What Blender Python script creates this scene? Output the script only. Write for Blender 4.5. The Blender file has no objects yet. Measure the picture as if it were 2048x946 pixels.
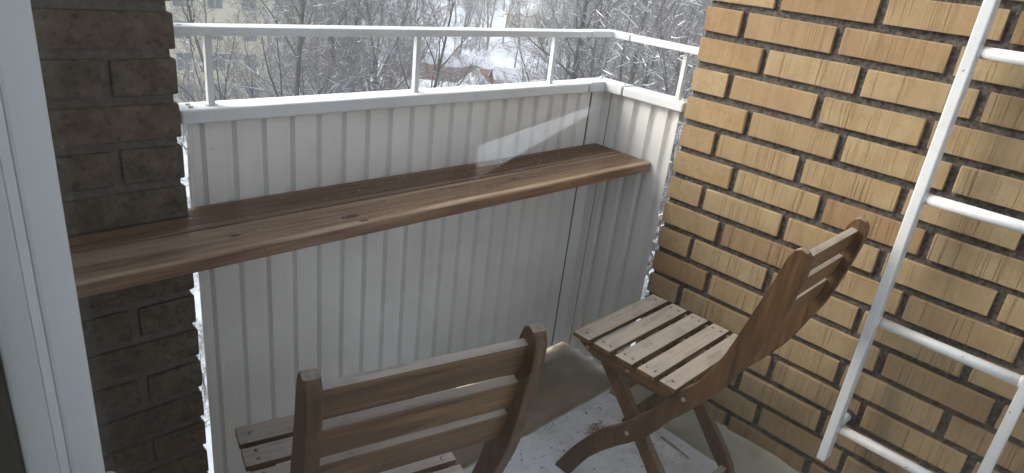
import bpy, bmesh, math, random
from mathutils import Vector, Matrix

# ------------------------------------------------------------------ camera
FPX = 1341.78                      # focal length in photo pixels (photo 2048 x 946)
YAW, PITCH, ROLL = 0.808278, 0.399170, 0.121493
CAM = Vector((-1.7339, -1.0263, 1.3432))
_fwd = Vector((math.sin(YAW) * math.cos(PITCH), math.cos(YAW) * math.cos(PITCH), -math.sin(PITCH)))
_r = Vector((math.cos(YAW), -math.sin(YAW), 0)); _u = _r.cross(_fwd)
RIGHT = math.cos(ROLL) * _r + math.sin(ROLL) * _u
UP = -math.sin(ROLL) * _r + math.cos(ROLL) * _u
sc = bpy.context.scene
cam_data = bpy.data.cameras.new('camera')
cam_data.sensor_fit = 'HORIZONTAL'; cam_data.sensor_width = 36.0
cam_data.lens = FPX / 2048 * 36.0
cam_data.clip_start = 0.01; cam_data.clip_end = 3000
cam = bpy.data.objects.new('camera', cam_data)
sc.collection.objects.link(cam)
m = Matrix((RIGHT, UP, -_fwd)).transposed().to_4x4(); m.translation = CAM
cam.matrix_world = m
sc.camera = cam

# ------------------------------------------------------------------ light
SUN_FROM = Vector((-0.62, 0.78, 0)).normalized(); SUN_EL = math.radians(36)
world = bpy.data.worlds.new('World'); sc.world = world; world.use_nodes = True
wn = world.node_tree; wn.nodes.clear()
sky = wn.nodes.new('ShaderNodeTexSky'); sky.sky_type = 'NISHITA'; sky.sun_disc = False
sky.sun_elevation = SUN_EL; sky.sun_rotation = math.atan2(SUN_FROM.x, SUN_FROM.y)
sky.air_density = 1.0; sky.dust_density = 4.0; sky.ozone_density = 1.0
hs = wn.nodes.new('ShaderNodeHueSaturation'); hs.inputs['Saturation'].default_value = 0.55
bg = wn.nodes.new('ShaderNodeBackground'); bg.inputs['Strength'].default_value = 0.15
wo = wn.nodes.new('ShaderNodeOutputWorld')
wn.links.new(sky.outputs[0], hs.inputs['Color']); wn.links.new(hs.outputs[0], bg.inputs['Color'])
wn.links.new(bg.outputs[0], wo.inputs['Surface'])
sd = bpy.data.lights.new('sun', 'SUN'); sd.energy = 1.4; sd.angle = math.radians(60); sd.color = (1.0, 0.985, 0.965)
sun = bpy.data.objects.new('sun', sd); sc.collection.objects.link(sun)
_dir = -(SUN_FROM * math.cos(SUN_EL) + Vector((0, 0, math.sin(SUN_EL))))
sun.rotation_euler = _dir.to_track_quat('-Z', 'Y').to_euler(); sun.location = (-6, 8, 20)
sc.view_settings.view_transform = 'Standard'; sc.view_settings.look = 'None'
sc.view_settings.exposure = 1.52; sc.view_settings.gamma = 1.0
sc.view_settings.use_curve_mapping = False
sc.cycles.max_bounces = 8; sc.cycles.diffuse_bounces = 5; sc.cycles.transparent_max_bounces = 16
sc.cycles.use_denoising = True

# ------------------------------------------------------------------ helpers
COL = sc.collection
R = random.Random(7)
def pray(x, y): return _fwd + (x - 1024) / FPX * RIGHT - (y - 473) / FPX * UP
def on_x(x, y, X): d = pray(x, y); return CAM + d * ((X - CAM.x) / d.x)
def on_y(x, y, Y): d = pray(x, y); return CAM + d * ((Y - CAM.y) / d.y)
def on_z(x, y, Z): d = pray(x, y); return CAM + d * ((Z - CAM.z) / d.z)
def lin(r, g, b):
    f = lambda c: (c / 255 / 12.92) if c / 255 <= 0.04045 else ((c / 255 + 0.055) / 1.055) ** 2.4
    return (f(r), f(g), f(b), 1)
def tag(o, label=None, cat=None, group=None, kind=None):
    if label: o['label'] = label
    if cat: o['category'] = cat
    if group: o['group'] = group
    if kind: o['kind'] = kind
    return o
def empty(name, loc=(0, 0, 0), rz=0.0, s=1.0):
    o = bpy.data.objects.new(name, None); COL.objects.link(o)
    o.location = loc; o.rotation_euler = (0, 0, rz); o.scale = (s, s, s); o.empty_display_size = 0.1
    return o
def mesh_obj(name, me, mat=None, parent=None):
    o = bpy.data.objects.new(name, me); COL.objects.link(o)
    if mat and not me.materials: me.materials.append(mat)
    if parent: o.parent = parent
    return o
class MB:
    """collects simple solids and links them as one mesh object"""
    def __init__(s): s.v = []; s.f = []
    def add(s, v, f):
        n = len(s.v); s.v += [tuple(q) for q in v]; s.f += [tuple(i + n for i in q) for q in f]; return s
    def box(s, a, b, c=0.0):
        x0, y0, z0 = a; x1, y1, z1 = b
        if c <= 0:
            v = [(x, y, z) for z in (z0, z1) for y in (y0, y1) for x in (x0, x1)]
            return s.add(v, [(0, 2, 3, 1), (4, 5, 7, 6), (0, 1, 5, 4), (2, 6, 7, 3), (0, 4, 6, 2), (1, 3, 7, 5)])
        bm = bmesh.new(); bmesh.ops.create_cube(bm, size=1)
        for q in bm.verts:
            q.co = Vector(((x0 + x1) / 2 + q.co.x * (x1 - x0), (y0 + y1) / 2 + q.co.y * (y1 - y0), (z0 + z1) / 2 + q.co.z * (z1 - z0)))
        bmesh.ops.bevel(bm, geom=bm.edges[:], offset=c, segments=2, profile=0.5, affect='EDGES')
        bm.verts.index_update()
        s.add([q.co.copy() for q in bm.verts], [[q.index for q in f.verts] for f in bm.faces]); bm.free(); return s
    def tube(s, pts, rad, n=8, caps=True):
        pts = [Vector(q) for q in pts]; rad = rad if isinstance(rad, (list, tuple)) else [rad] * len(pts)
        rings = []; ref = None
        for i, q in enumerate(pts):
            d = (pts[min(i + 1, len(pts) - 1)] - pts[max(i - 1, 0)]).normalized()
            if ref is None: ref = d.orthogonal().normalized()
            ref = (ref - d * ref.dot(d)).normalized(); b = d.cross(ref)
            rings.append([q + (ref * math.cos(2 * math.pi * k / n) + b * math.sin(2 * math.pi * k / n)) * rad[i] for k in range(n)])
        v = [q for r_ in rings for q in r_]; f = []
        for i in range(len(pts) - 1):
            for k in range(n):
                f.append((i * n + k, i * n + (k + 1) % n, (i + 1) * n + (k + 1) % n, (i + 1) * n + k))
        if caps: f.append(tuple(reversed(range(n)))); f.append(tuple((len(pts) - 1) * n + k for k in range(n)))
        return s.add(v, f)
    def prism(s, poly, axis, a, b):
        """closed 2-D outline (CCW) extruded along an axis between a and b"""
        def p3(q, t): return {'x': (t, q[0], q[1]), 'y': (q[0], t, q[1]), 'z': (q[0], q[1], t)}[axis]
        n = len(poly); v = [p3(q, a) for q in poly] + [p3(q, b) for q in poly]
        f = [tuple(range(n)), tuple(reversed(range(n, 2 * n)))] + [((k + 1) % n, k, n + k, n + (k + 1) % n) for k in range(n)]
        return s.add(v, f)
    def mesh(s, name, smooth=False):
        me = bpy.data.meshes.new(name); me.from_pydata(s.v, [], s.f)
        bm = bmesh.new(); bm.from_mesh(me); bmesh.ops.recalc_face_normals(bm, faces=bm.faces[:]); bm.to_mesh(me); bm.free()
        if smooth:
            for q in me.polygons: q.use_smooth = True
        return me
    def build(s, name, mat, parent=None, smooth=False):
        return mesh_obj(name, s.mesh(name, smooth), mat, parent)

# ------------------------------------------------------------------ materials
def mat_base(name, rough=0.6, spec=0.4):
    mt = bpy.data.materials.new(name); mt.use_nodes = True
    nt = mt.node_tree; b = nt.nodes['Principled BSDF']
    b.inputs['Roughness'].default_value = rough; b.inputs['Specular IOR Level'].default_value = spec
    return mt, nt, b
def N(nt, kind, **kw):
    n = nt.nodes.new(kind)
    for k, v in kw.items():
        if k in n.inputs: n.inputs[k].default_value = v
        else: setattr(n, k, v)
    return n
def coords(nt, scale=(1, 1, 1), rnd=True, kind='Object'):
    tc = N(nt, 'ShaderNodeTexCoord'); mp = N(nt, 'ShaderNodeMapping')
    mp.inputs['Scale'].default_value = scale
    if rnd:
        oi = N(nt, 'ShaderNodeObjectInfo'); ml = N(nt, 'ShaderNodeMath', operation='MULTIPLY'); ml.inputs[1].default_value = 37.0
        cx = N(nt, 'ShaderNodeCombineXYZ')
        nt.links.new(oi.outputs['Random'], ml.inputs[0])
        for k in range(3): nt.links.new(ml.outputs[0], cx.inputs[k])
        ad = N(nt, 'ShaderNodeVectorMath', operation='ADD')
        nt.links.new(tc.outputs[kind], ad.inputs[0]); nt.links.new(cx.outputs[0], ad.inputs[1])
        nt.links.new(ad.outputs[0], mp.inputs['Vector'])
    else:
        nt.links.new(tc.outputs[kind], mp.inputs['Vector'])
    return mp.outputs[0]
def noise(nt, vec, scale, detail=4, rough=0.55):
    n = N(nt, 'ShaderNodeTexNoise'); n.inputs['Scale'].default_value = scale
    n.inputs['Detail'].default_value = detail; n.inputs['Roughness'].default_value = rough
    nt.links.new(vec, n.inputs['Vector']); return n.outputs['Fac']
def ramp(nt, fac, stops):
    r_ = N(nt, 'ShaderNodeValToRGB'); els = r_.color_ramp.elements
    while len(els) < len(stops): els.new(0.5)
    for e, (p_, c_) in zip(els, stops): e.position = p_; e.color = c_
    nt.links.new(fac, r_.inputs[0]); return r_.outputs[0]
def mix(nt, fac, a, b, mode='MIX'):
    mx = N(nt, 'ShaderNodeMix', data_type='RGBA', blend_type=mode)
    for sock, val in ((mx.inputs[0], fac), (mx.inputs[6], a), (mx.inputs[7], b)):
        if hasattr(val, 'is_output'): nt.links.new(val, sock)
        else: sock.default_value = val
    return mx.outputs[2]
def bump(nt, b, h, strength=0.3, dist=0.002):
    bp = N(nt, 'ShaderNodeBump'); bp.inputs['Strength'].default_value = strength; bp.inputs['Distance'].default_value = dist
    nt.links.new(h, bp.inputs['Height']); nt.links.new(bp.outputs[0], b.inputs['Normal'])
def G(v): return (v, v, v, 1)

def make_brick_mat(name, along, rough_end=False, dark=False):
    """wire-cut facing brick: fine vertical drag lines, tone differing from brick to brick"""
    mt, nt, b = mat_base(name, 0.85, 0.25)
    sc_ = {'y': (1, 320, 14), 'x': (320, 1, 14)}[along]
    v = coords(nt, tuple(430 if q == 320 else (q if q == 1 else 4) for q in sc_)); lines = noise(nt, v, 1.0, 2, 0.5)
    v1 = coords(nt, tuple(70 if q == 320 else (q if q == 1 else 3) for q in sc_)); broad = noise(nt, v1, 1.0, 2)
    v2 = coords(nt, (1, 1, 1)); cloud = noise(nt, v2, 9, 4); grain = noise(nt, v2, 420, 3, 0.7)
    oi = N(nt, 'ShaderNodeObjectInfo')
    base = ramp(nt, oi.outputs['Random'], [(0.0, lin(144, 121, 89)), (0.25, lin(159, 141, 108)), (0.5, lin(154, 135, 101)), (0.75, lin(150, 130, 97)), (1.0, lin(139, 113, 83))])
    base = mix(nt, ramp(nt, cloud, [(0.35, G(0)), (0.72, G(0.55))]), base, lin(128, 101, 70))
    base = mix(nt, ramp(nt, broad, [(0.42, G(0)), (0.75, G(0.16))]), base, lin(180, 164, 132))
    if rough_end:
        base = mix(nt, ramp(nt, noise(nt, v2, 60, 5, 0.7), [(0.48, G(0)), (0.7, G(0.7))]), base, lin(140, 104, 58))
        h = mix(nt, 0.5, noise(nt, v2, 90, 6, 0.75), lines); bump(nt, b, h, 0.9, 0.004)
    else:
        cuts = ramp(nt, lines, [(0.33, G(1)), (0.42, G(0))])
        zone = ramp(nt, noise(nt, coords(nt, tuple(16 if q == 320 else 1 for q in sc_)), 1.0, 2), [(0.38, G(0)), (0.55, G(1))])
        msk = N(nt, 'ShaderNodeMath', operation='MULTIPLY'); nt.links.new(cuts, msk.inputs[0]); nt.links.new(zone, msk.inputs[1])
        m2 = N(nt, 'ShaderNodeMath', operation='MULTIPLY'); nt.links.new(msk.outputs[0], m2.inputs[0]); m2.inputs[1].default_value = 0.62
        base = mix(nt, m2.outputs[0], base, lin(96, 72, 48))
        pits = ramp(nt, noise(nt, v2, 150, 3, 0.6), [(0.70, G(0)), (0.76, G(0.8))]); base = mix(nt, pits, base, lin(112, 84, 58))
        inv = N(nt, 'ShaderNodeMath', operation='SUBTRACT'); inv.inputs[0].default_value = 1.0; nt.links.new(msk.outputs[0], inv.inputs[1])
        h = mix(nt, 0.45, inv.outputs[0], grain); bump(nt, b, h, 0.9, 0.0028)
        base = mix(nt, ramp(nt, noise(nt, v2, 34, 6, 0.75), [(0.5, G(0)), (0.72, G(0.4))]), base, lin(122, 98, 70))
    base = mix(nt, ramp(nt, grain, [(0.35, G(0.25)), (0.55, G(0))]), base, lin(110, 80, 50))
    nt.links.new(base, b.inputs['Base Color']); return mt
def make_simple(name, c0, c1, scale=6, rough=0.6, spec=0.4, bs=0.0, bscale=120, bd=0.001, stretch=(1, 1, 1), rnd=True):
    mt, nt, b = mat_base(name, rough, spec); v = coords(nt, stretch, rnd)
    n = noise(nt, v, scale, 5, 0.6)
    nt.links.new(ramp(nt, n, [(0.32, c0), (0.68, c1)]), b.inputs['Base Color'])
    if bs > 0: bump(nt, b, noise(nt, v, bscale, 4, 0.65), bs, bd)
    return mt
def mixf(nt, a, b):
    m_ = N(nt, 'ShaderNodeMath', operation='ADD'); nt.links.new(a, m_.inputs[0]); nt.links.new(b, m_.inputs[1])
    h_ = N(nt, 'ShaderNodeMath', operation='MULTIPLY'); nt.links.new(m_.outputs[0], h_.inputs[0]); h_.inputs[1].default_value = 0.5; return h_.outputs[0]
def make_wood(name, axis, c_dark, c_mid, c_light, weather_sheen=None, rough=0.55):
    mt, nt, b = mat_base(name, rough, 0.35)
    st = {'x': (5, 110, 110), 'y': (110, 5, 110), 'z': (110, 110, 5)}[axis]
    v = coords(nt, st); g = noise(nt, v, 1.0, 5, 0.65)
    v2 = coords(nt, tuple(q / 14 for q in st)); g2 = noise(nt, v2, 1.0, 3)
    c = ramp(nt, g, [(0.25, c_dark), (0.5, c_mid), (0.78, c_light)])
    c = mix(nt, ramp(nt, g2, [(0.35, G(0.5)), (0.65, G(0))]), c, c_dark)
    if weather_sheen:
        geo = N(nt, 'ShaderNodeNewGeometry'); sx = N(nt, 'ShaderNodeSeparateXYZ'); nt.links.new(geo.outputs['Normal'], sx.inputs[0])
        up = ramp(nt, sx.outputs[2], [(0.55, G(0)), (0.9, G(0.75))])  # upward faces: weathered grey plus sky sheen painted into the colour
        wv = ramp(nt, mixf(nt, g, noise(nt, coords(nt, (1, 1, 1)), 22, 5, 0.7)), [(0.34, tuple(q * 0.58 for q in weather_sheen[:3]) + (1,)), (0.5, weather_sheen), (0.7, tuple(q * 1.12 for q in weather_sheen[:3]) + (1,))])
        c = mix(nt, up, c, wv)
    nt.links.new(c, b.inputs['Base Color']); bump(nt, b, g, 0.35, 0.0012)
    return mt

M = {}
M['brick_y'] = make_brick_mat('brick yellow along y', 'y')
M['brick_x'] = make_brick_mat('brick yellow along x', 'x')
M['brick_end'] = make_brick_mat('brick rough cut', 'x', True)
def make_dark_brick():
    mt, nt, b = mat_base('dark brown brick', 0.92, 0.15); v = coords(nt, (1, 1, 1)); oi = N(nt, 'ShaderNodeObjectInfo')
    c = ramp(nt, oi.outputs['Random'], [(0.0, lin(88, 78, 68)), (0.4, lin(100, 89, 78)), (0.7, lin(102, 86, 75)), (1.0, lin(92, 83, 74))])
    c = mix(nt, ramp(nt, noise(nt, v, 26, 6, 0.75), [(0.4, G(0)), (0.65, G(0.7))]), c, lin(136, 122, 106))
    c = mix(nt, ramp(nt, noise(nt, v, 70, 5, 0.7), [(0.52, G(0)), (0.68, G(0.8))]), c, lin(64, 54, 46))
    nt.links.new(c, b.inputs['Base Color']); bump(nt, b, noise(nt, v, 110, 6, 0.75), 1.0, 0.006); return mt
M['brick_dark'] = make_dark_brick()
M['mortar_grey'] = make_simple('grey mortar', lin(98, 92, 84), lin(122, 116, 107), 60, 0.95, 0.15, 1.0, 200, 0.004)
M['mortar'] = make_simple('dark mortar', lin(48, 45, 42), lin(112, 106, 99), 110, 0.95, 0.15, 1.0, 240, 0.005)
M['white_metal'] = make_simple('white painted metal', lin(214, 216, 212), lin(226, 228, 224), 5, 0.38, 0.45, 0.06, 60, 0.0006)
M['panel'] = make_simple('off white coated sheet', lin(206, 203, 196), lin(220, 217, 210), 3, 0.5, 0.4, 0.05, 25, 0.001, (1, 1, 0.3))
M['gap'] = make_simple('dark gap', lin(40, 38, 36), lin(52, 50, 48), 10, 0.8)
M['ladder'] = make_simple('white ladder paint', lin(222, 224, 222), lin(236, 238, 236), 9, 0.32, 0.5, 0.15, 150, 0.0006)
M['deck'] = make_wood('brown stained decking', 'x', lin(84, 60, 42), lin(140, 110, 80), lin(182, 154, 120), None, 0.4)
M['deck_front'] = make_wood('paler decking', 'x', lin(96, 73, 55), lin(164, 138, 112), lin(198, 176, 150), None, 0.42)  # paler tone for the front board
M['deck'] = make_wood('darker decking', 'x', lin(76, 55, 41), lin(130, 102, 79), lin(164, 136, 109), None, 0.42)  # darker tone for the back board and front strip
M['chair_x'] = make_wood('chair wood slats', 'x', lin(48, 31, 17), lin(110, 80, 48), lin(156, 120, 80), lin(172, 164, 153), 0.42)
M['chair_y'] = make_wood('chair wood rails', 'y', lin(40, 26, 14), lin(90, 63, 37), lin(126, 93, 59), None, 0.5)
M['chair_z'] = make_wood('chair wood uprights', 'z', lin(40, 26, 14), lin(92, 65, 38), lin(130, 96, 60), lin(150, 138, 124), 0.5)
M['screw'] = make_simple('screw steel', lin(150, 145, 138), lin(200, 196, 190), 40, 0.35, 0.6); M['screw'].node_tree.nodes['Principled BSDF'].inputs['Metallic'].default_value = 0.8
def make_worn(name, c0, c1, spot, lo, hi, sscale, rough, streak=None, amt=0.7, sk=0.55):
    mt, nt, b = mat_base(name, rough, 0.4); v = coords(nt, (1, 1, 1), False)
    c = ramp(nt, noise(nt, v, 4, 5, 0.6), [(0.3, c0), (0.7, c1)])
    if streak:
        c = mix(nt, ramp(nt, noise(nt, coords(nt, (34, 34, 1.6), False), 1.0, 4, 0.6), [(0.52, G(0)), (0.75, G(sk))]), c, streak)
        c = mix(nt, ramp(nt, noise(nt, v, 2.6, 5, 0.7), [(0.5, G(0)), (0.75, G(0.45))]), c, streak)
    c = mix(nt, ramp(nt, noise(nt, v, sscale, 3, 0.55), [(lo, G(0)), (hi, G(amt))]), c, spot)
    nt.links.new(c, b.inputs['Base Color']); bump(nt, b, noise(nt, v, 30, 3), 0.06, 0.001); return mt
M['panel'] = make_worn('off white coated sheet', lin(214, 212, 206), lin(226, 224, 219), lin(120, 110, 98), 0.74, 0.78, 90, 0.5, lin(186, 180, 170), 0.7, 0.10)
M['ladder'] = make_worn('white ladder paint', lin(194, 196, 195), lin(210, 212, 211), lin(128, 92, 66), 0.69, 0.73, 75, 0.36, lin(176, 172, 164))
M['white_metal'] = make_worn('white painted metal', lin(196, 198, 197), lin(210, 212, 211), lin(140, 134, 124), 0.73, 0.78, 60, 0.4, lin(188, 186, 180), 0.5)
M['hole'] = make_simple('dark hole', lin(30, 24, 20), lin(40, 32, 26), 20, 0.9)
M['frame'] = make_simple('white window plastic', lin(204, 206, 205), lin(212, 214, 213), 4, 0.4, 0.4)
M['gasket'] = make_simple('grey gasket', lin(214, 216, 215), lin(222, 224, 223), 8, 0.6)
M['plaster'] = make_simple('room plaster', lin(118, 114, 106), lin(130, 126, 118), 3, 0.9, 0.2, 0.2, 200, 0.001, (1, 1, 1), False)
M['mask'] = make_simple('dark curtain cloth', lin(70, 66, 62), lin(84, 80, 74), 9, 0.95, 0.1, 0.3, 80, 0.002, (6, 1, 0.5))
M['reveal'] = make_simple('dark olive reveal paint', lin(62, 58, 50), lin(72, 68, 58), 5, 0.9, 0.15, 0.2, 120, 0.001, (1, 1, 1), False)  # dark even tone for the wall around the balcony window
M['room_white'] = make_simple('room white paint', lin(228, 226, 220), lin(236, 234, 228), 3, 0.9, 0.2, 0.1, 200, 0.001, (1, 1, 1), False)
M['room_floor'] = make_simple('room floor pale oak', lin(206, 190, 166), lin(222, 208, 186), 8, 0.5, 0.4, 0.1, 60, 0.001, (1, 12, 1), False)
M['concrete'] = make_simple('ceiling concrete', lin(176, 174, 168), lin(192, 190, 184), 5, 0.9, 0.2, 0.3, 90, 0.002, (1, 1, 1), False)

def make_floor():
    mt, nt, b = mat_base('painted balcony floor', 0.55, 0.35); v = coords(nt, (1, 1, 1), False)
    n = noise(nt, v, 5, 5, 0.6); c = ramp(nt, n, [(0.3, lin(212, 214, 216)), (0.7, lin(228, 230, 232))])
    c = mix(nt, ramp(nt, noise(nt, v, 3.1, 6, 0.7), [(0.46, G(0)), (0.66, G(0.75))]), c, lin(158, 154, 144))
    c = mix(nt, ramp(nt, noise(nt, v, 11, 6, 0.75), [(0.55, G(0)), (0.72, G(0.6))]), c, lin(132, 126, 114))
    c = mix(nt, ramp(nt, noise(nt, v, 130, 3, 0.6), [(0.66, G(0)), (0.73, G(0.85))]), c, lin(82, 78, 74))
    nt.links.new(c, b.inputs['Base Color']); bump(nt, b, noise(nt, v, 70, 4), 0.25, 0.002); return mt
M['floor'] = make_floor()
def make_strip():
    mt, nt, b = mat_base('damp concrete strip', 0.5, 0.4); v = coords(nt, (1, 1, 1), False)
    c = ramp(nt, noise(nt, v, 6, 6, 0.65), [(0.3, lin(112, 102, 86)), (0.55, lin(138, 127, 108)), (0.75, lin(160, 150, 130))])
    nt.links.new(c, b.inputs['Base Color'])
    nt.links.new(ramp(nt, noise(nt, v, 4, 3), [(0.4, G(0.35)), (0.6, G(0.7))]), b.inputs['Roughness'])
    bump(nt, b, noise(nt, v, 60, 4), 0.3, 0.003); return mt
M['strip'] = make_strip()
M['skirt'] = make_simple('grey green skirting coat', lin(136, 132, 114), lin(160, 156, 138), 9, 0.7, 0.3, 0.3, 60, 0.003, (1, 1, 1), False)
M['debris'] = make_simple('dark grit', lin(46, 40, 34), lin(92, 80, 64), 60, 0.9)
M['needles'] = make_simple('dry brown needles', lin(120, 84, 46), lin(170, 130, 78), 90, 0.9)
M['crumb'] = make_simple('pale crumbs', lin(186, 170, 146), lin(226, 216, 200), 70, 0.8)
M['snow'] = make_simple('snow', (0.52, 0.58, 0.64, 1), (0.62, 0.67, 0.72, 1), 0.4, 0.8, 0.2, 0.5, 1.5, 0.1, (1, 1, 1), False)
M['branch_snow'] = make_simple('snow on branches', (0.78, 0.81, 0.84, 1), (0.84, 0.86, 0.88, 1), 3, 0.8, 0.2)
M['bark'] = make_simple('grey bark', (0.055, 0.052, 0.05, 1), (0.12, 0.115, 0.112, 1), 4, 0.9, 0.15, 0.6, 30, 0.02)
M['bark_moss'] = make_simple('mossy dark bark', (0.032, 0.033, 0.027, 1), (0.075, 0.08, 0.06, 1), 3, 0.9, 0.15, 0.6, 30, 0.02)
M['twig'] = make_simple('twig bark', (0.13, 0.125, 0.125, 1), (0.22, 0.215, 0.215, 1), 1.5, 0.9, 0.15)
M['facade_y'] = make_simple('pale yellow render', lin(208, 200, 172), lin(218, 211, 184), 0.6, 0.9, 0.2)
M['facade_w'] = make_simple('light wall', lin(190, 182, 168), lin(204, 196, 182), 0.6, 0.9, 0.2)
M['win_dark'] = make_simple('window glass dark', lin(84, 90, 100), lin(104, 110, 120), 0.8, 0.15, 0.5)
M['win_frame'] = make_simple('window frame paint', lin(170, 172, 172), lin(184, 186, 186), 2, 0.6)
M['roof_red'] = make_simple('red tile roof', lin(136, 98, 86), lin(164, 124, 108), 1.6, 0.85, 0.2, 0.6, 8, 0.05)
M['roof_brown'] = make_simple('brown roof', lin(120, 92, 88), lin(146, 116, 110), 1.6, 0.85, 0.2)

def make_glass():
    mt = bpy.data.materials.new('window pane'); mt.use_nodes = True; nt = mt.node_tree; nt.nodes.clear()
    geo = N(nt, 'ShaderNodeNewGeometry'); dt = N(nt, 'ShaderNodeVectorMath', operation='DOT_PRODUCT')
    nt.links.new(geo.outputs['Normal'], dt.inputs[0]); nt.links.new(geo.outputs['Incoming'], dt.inputs[1])
    ab = N(nt, 'ShaderNodeMath', operation='ABSOLUTE'); nt.links.new(dt.outputs['Value'], ab.inputs[0])
    om = N(nt, 'ShaderNodeMath', operation='SUBTRACT'); om.inputs[0].default_value = 1.0; nt.links.new(ab.outputs[0], om.inputs[1])
    pw = N(nt, 'ShaderNodeMath', operation='POWER'); nt.links.new(om.outputs[0], pw.inputs[0]); pw.inputs[1].default_value = 5.0
    ma = N(nt, 'ShaderNodeMath', operation='MULTIPLY_ADD'); nt.links.new(pw.outputs[0], ma.inputs[0]); ma.inputs[1].default_value = 0.40; ma.inputs[2].default_value = 0.075
    tr = N(nt, 'ShaderNodeBsdfTransparent'); tr.inputs['Color'].default_value = (0.985, 0.992, 0.99, 1)
    gl = N(nt, 'ShaderNodeBsdfGlossy'); gl.inputs['Roughness'].default_value = 0.0
    mx = N(nt, 'ShaderNodeMixShader'); out = N(nt, 'ShaderNodeOutputMaterial')
    nt.links.new(ma.outputs[0], mx.inputs[0]); nt.links.new(tr.outputs[0], mx.inputs[1]); nt.links.new(gl.outputs[0], mx.inputs[2])
    nt.links.new(mx.outputs[0], out.inputs['Surface']); return mt
M['glass'] = make_glass()

# ------------------------------------------------------------------ setting: ground far below
GZ = -18.0
def ground_z(x, y):
    d = math.hypot(x, y)
    return GZ + 0.5 * math.sin(x * 0.05 + 1) * math.cos(y * 0.043) * min(1, d / 60) + 0.25 * math.sin(x * 0.17) * math.sin(y * 0.15 + 2)
v = []; f = []; n = 90; S = 1500.0
for j in range(n + 1):
    for i in range(n + 1):
        a = (i / n * 2 - 1); c = (j / n * 2 - 1)
        x = S * a * abs(a) ** 1.4; y = S * c * abs(c) ** 1.4
        v.append((x, y, ground_z(x, y)))
for j in range(n):
    for i in range(n): q = j * (n + 1) + i; f.append((q, q + 1, q + n + 2, q + n + 1))
tag(MB().add(v, f).build('ground', M['snow'], None, True), 'snow covered ground far below the balcony', None, None, 'structure')

# ------------------------------------------------------------------ setting: balcony slab, ceiling, room
F = 0.329; X2 = 0.03             # front sheet plane and side sheet plane
tag(MB().box((-1.635, -2.0, -0.22), (0.12, 0.034, 0.0)).build('balcony_floor', M['floor']), 'light grey painted balcony floor with grit', None, None, 'structure')
sb = MB()
NB = 40; vv = []; ff = []
for i in range(NB + 1):
    x = -1.635 + i / NB * (0.055 + 1.635); w = 0.0015 * math.sin(i * 1.7) + 0.001 * math.sin(i * 4.1)
    vv += [(x, 0.034 + w + 0.004, -0.2), (x, 0.034 + w + 0.004, -0.006), (x, 0.07 + w, -0.0085), (x, 0.352, -0.004), (x, 0.352, -0.2)]
for i in range(NB):
    for k in range(4): ff.append((i * 5 + k, i * 5 + k + 1, i * 5 + k + 6, i * 5 + k + 5))
sb.add(vv, ff)
tag(sb.build('gutter_strip', M['strip'], None, True), 'damp brown concrete strip along the foot of the front panel', None, None, 'structure')
# thin raised coating lip between floor and strip
lip = MB(); pts = []
for i in range(30): pts.append((-1.6 + i / 29 * 1.6, 0.032 + 0.0016 * math.sin(i * 2.3) + R.uniform(-0.001, 0.001), 0.0))
lip.tube(pts, [0.0035 + R.uniform(-0.0008, 0.001) for _ in pts], 6)
tag(lip.build('coating_lip', M['skirt'], None, True), None, None, None, 'structure')
# coved skirting along the brick wall
vv = []; ff = []; NS = 60
for i in range(NS + 1):
    y = 0.02 - i / NS * 2.0; w = 0.004 * math.sin(i * 0.9) + R.uniform(-0.002, 0.002)
    vv += [(0.02, y, 0.078 + w), (0.0 - 0.002, y, 0.079 + w), (-0.012, y, 0.062 + w * 0.5), (-0.036, y, 0.026), (-0.062, y, 0.008), (-0.072 + w * 0.5, y, 0.0005), (-0.072 + w * 0.5, y, -0.02), (0.02, y, -0.02)]
for i in range(NS):
    for k in range(8): k2 = (k + 1) % 8; ff.append((i * 8 + k, i * 8 + k2, i * 8 + 8 + k2, i * 8 + 8 + k))
ff.append(tuple(range(8))); ff.append(tuple(NS * 8 + k for k in reversed(range(8))))
tag(MB().add(vv, ff).build('wall_skirting', M['skirt'], None, True), 'grey green coved coating at the foot of the brick wall', None, None, 'structure')
tag(MB().box((-1.635, -2.06, -0.22), (0.12, -2.0, 0.12)).build('slab_kerb', M['concrete']), 'low kerb at the far end of the balcony slab', None, None, 'structure')
# the room the picture is taken from
rm = MB()
rm.box((-5.2, -2.0, -0.2), (-1.69, 0.25, 0.0))
tag(rm.build('room_floor', M['room_floor']), 'wooden floor of the room behind the glass', None, None, 'structure')
tag(MB().box((-5.2, -2.0, 2.45), (-1.9, 0.25, 2.63)).build('room_ceiling', M['room_white']), 'room ceiling', None, None, 'structure')
tag(MB().box((-5.3, -2.5, -0.2), (-5.2, 0.40, 2.63)).build('room_wall_far', M['plaster']), 'room wall', None, None, 'structure')
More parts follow.
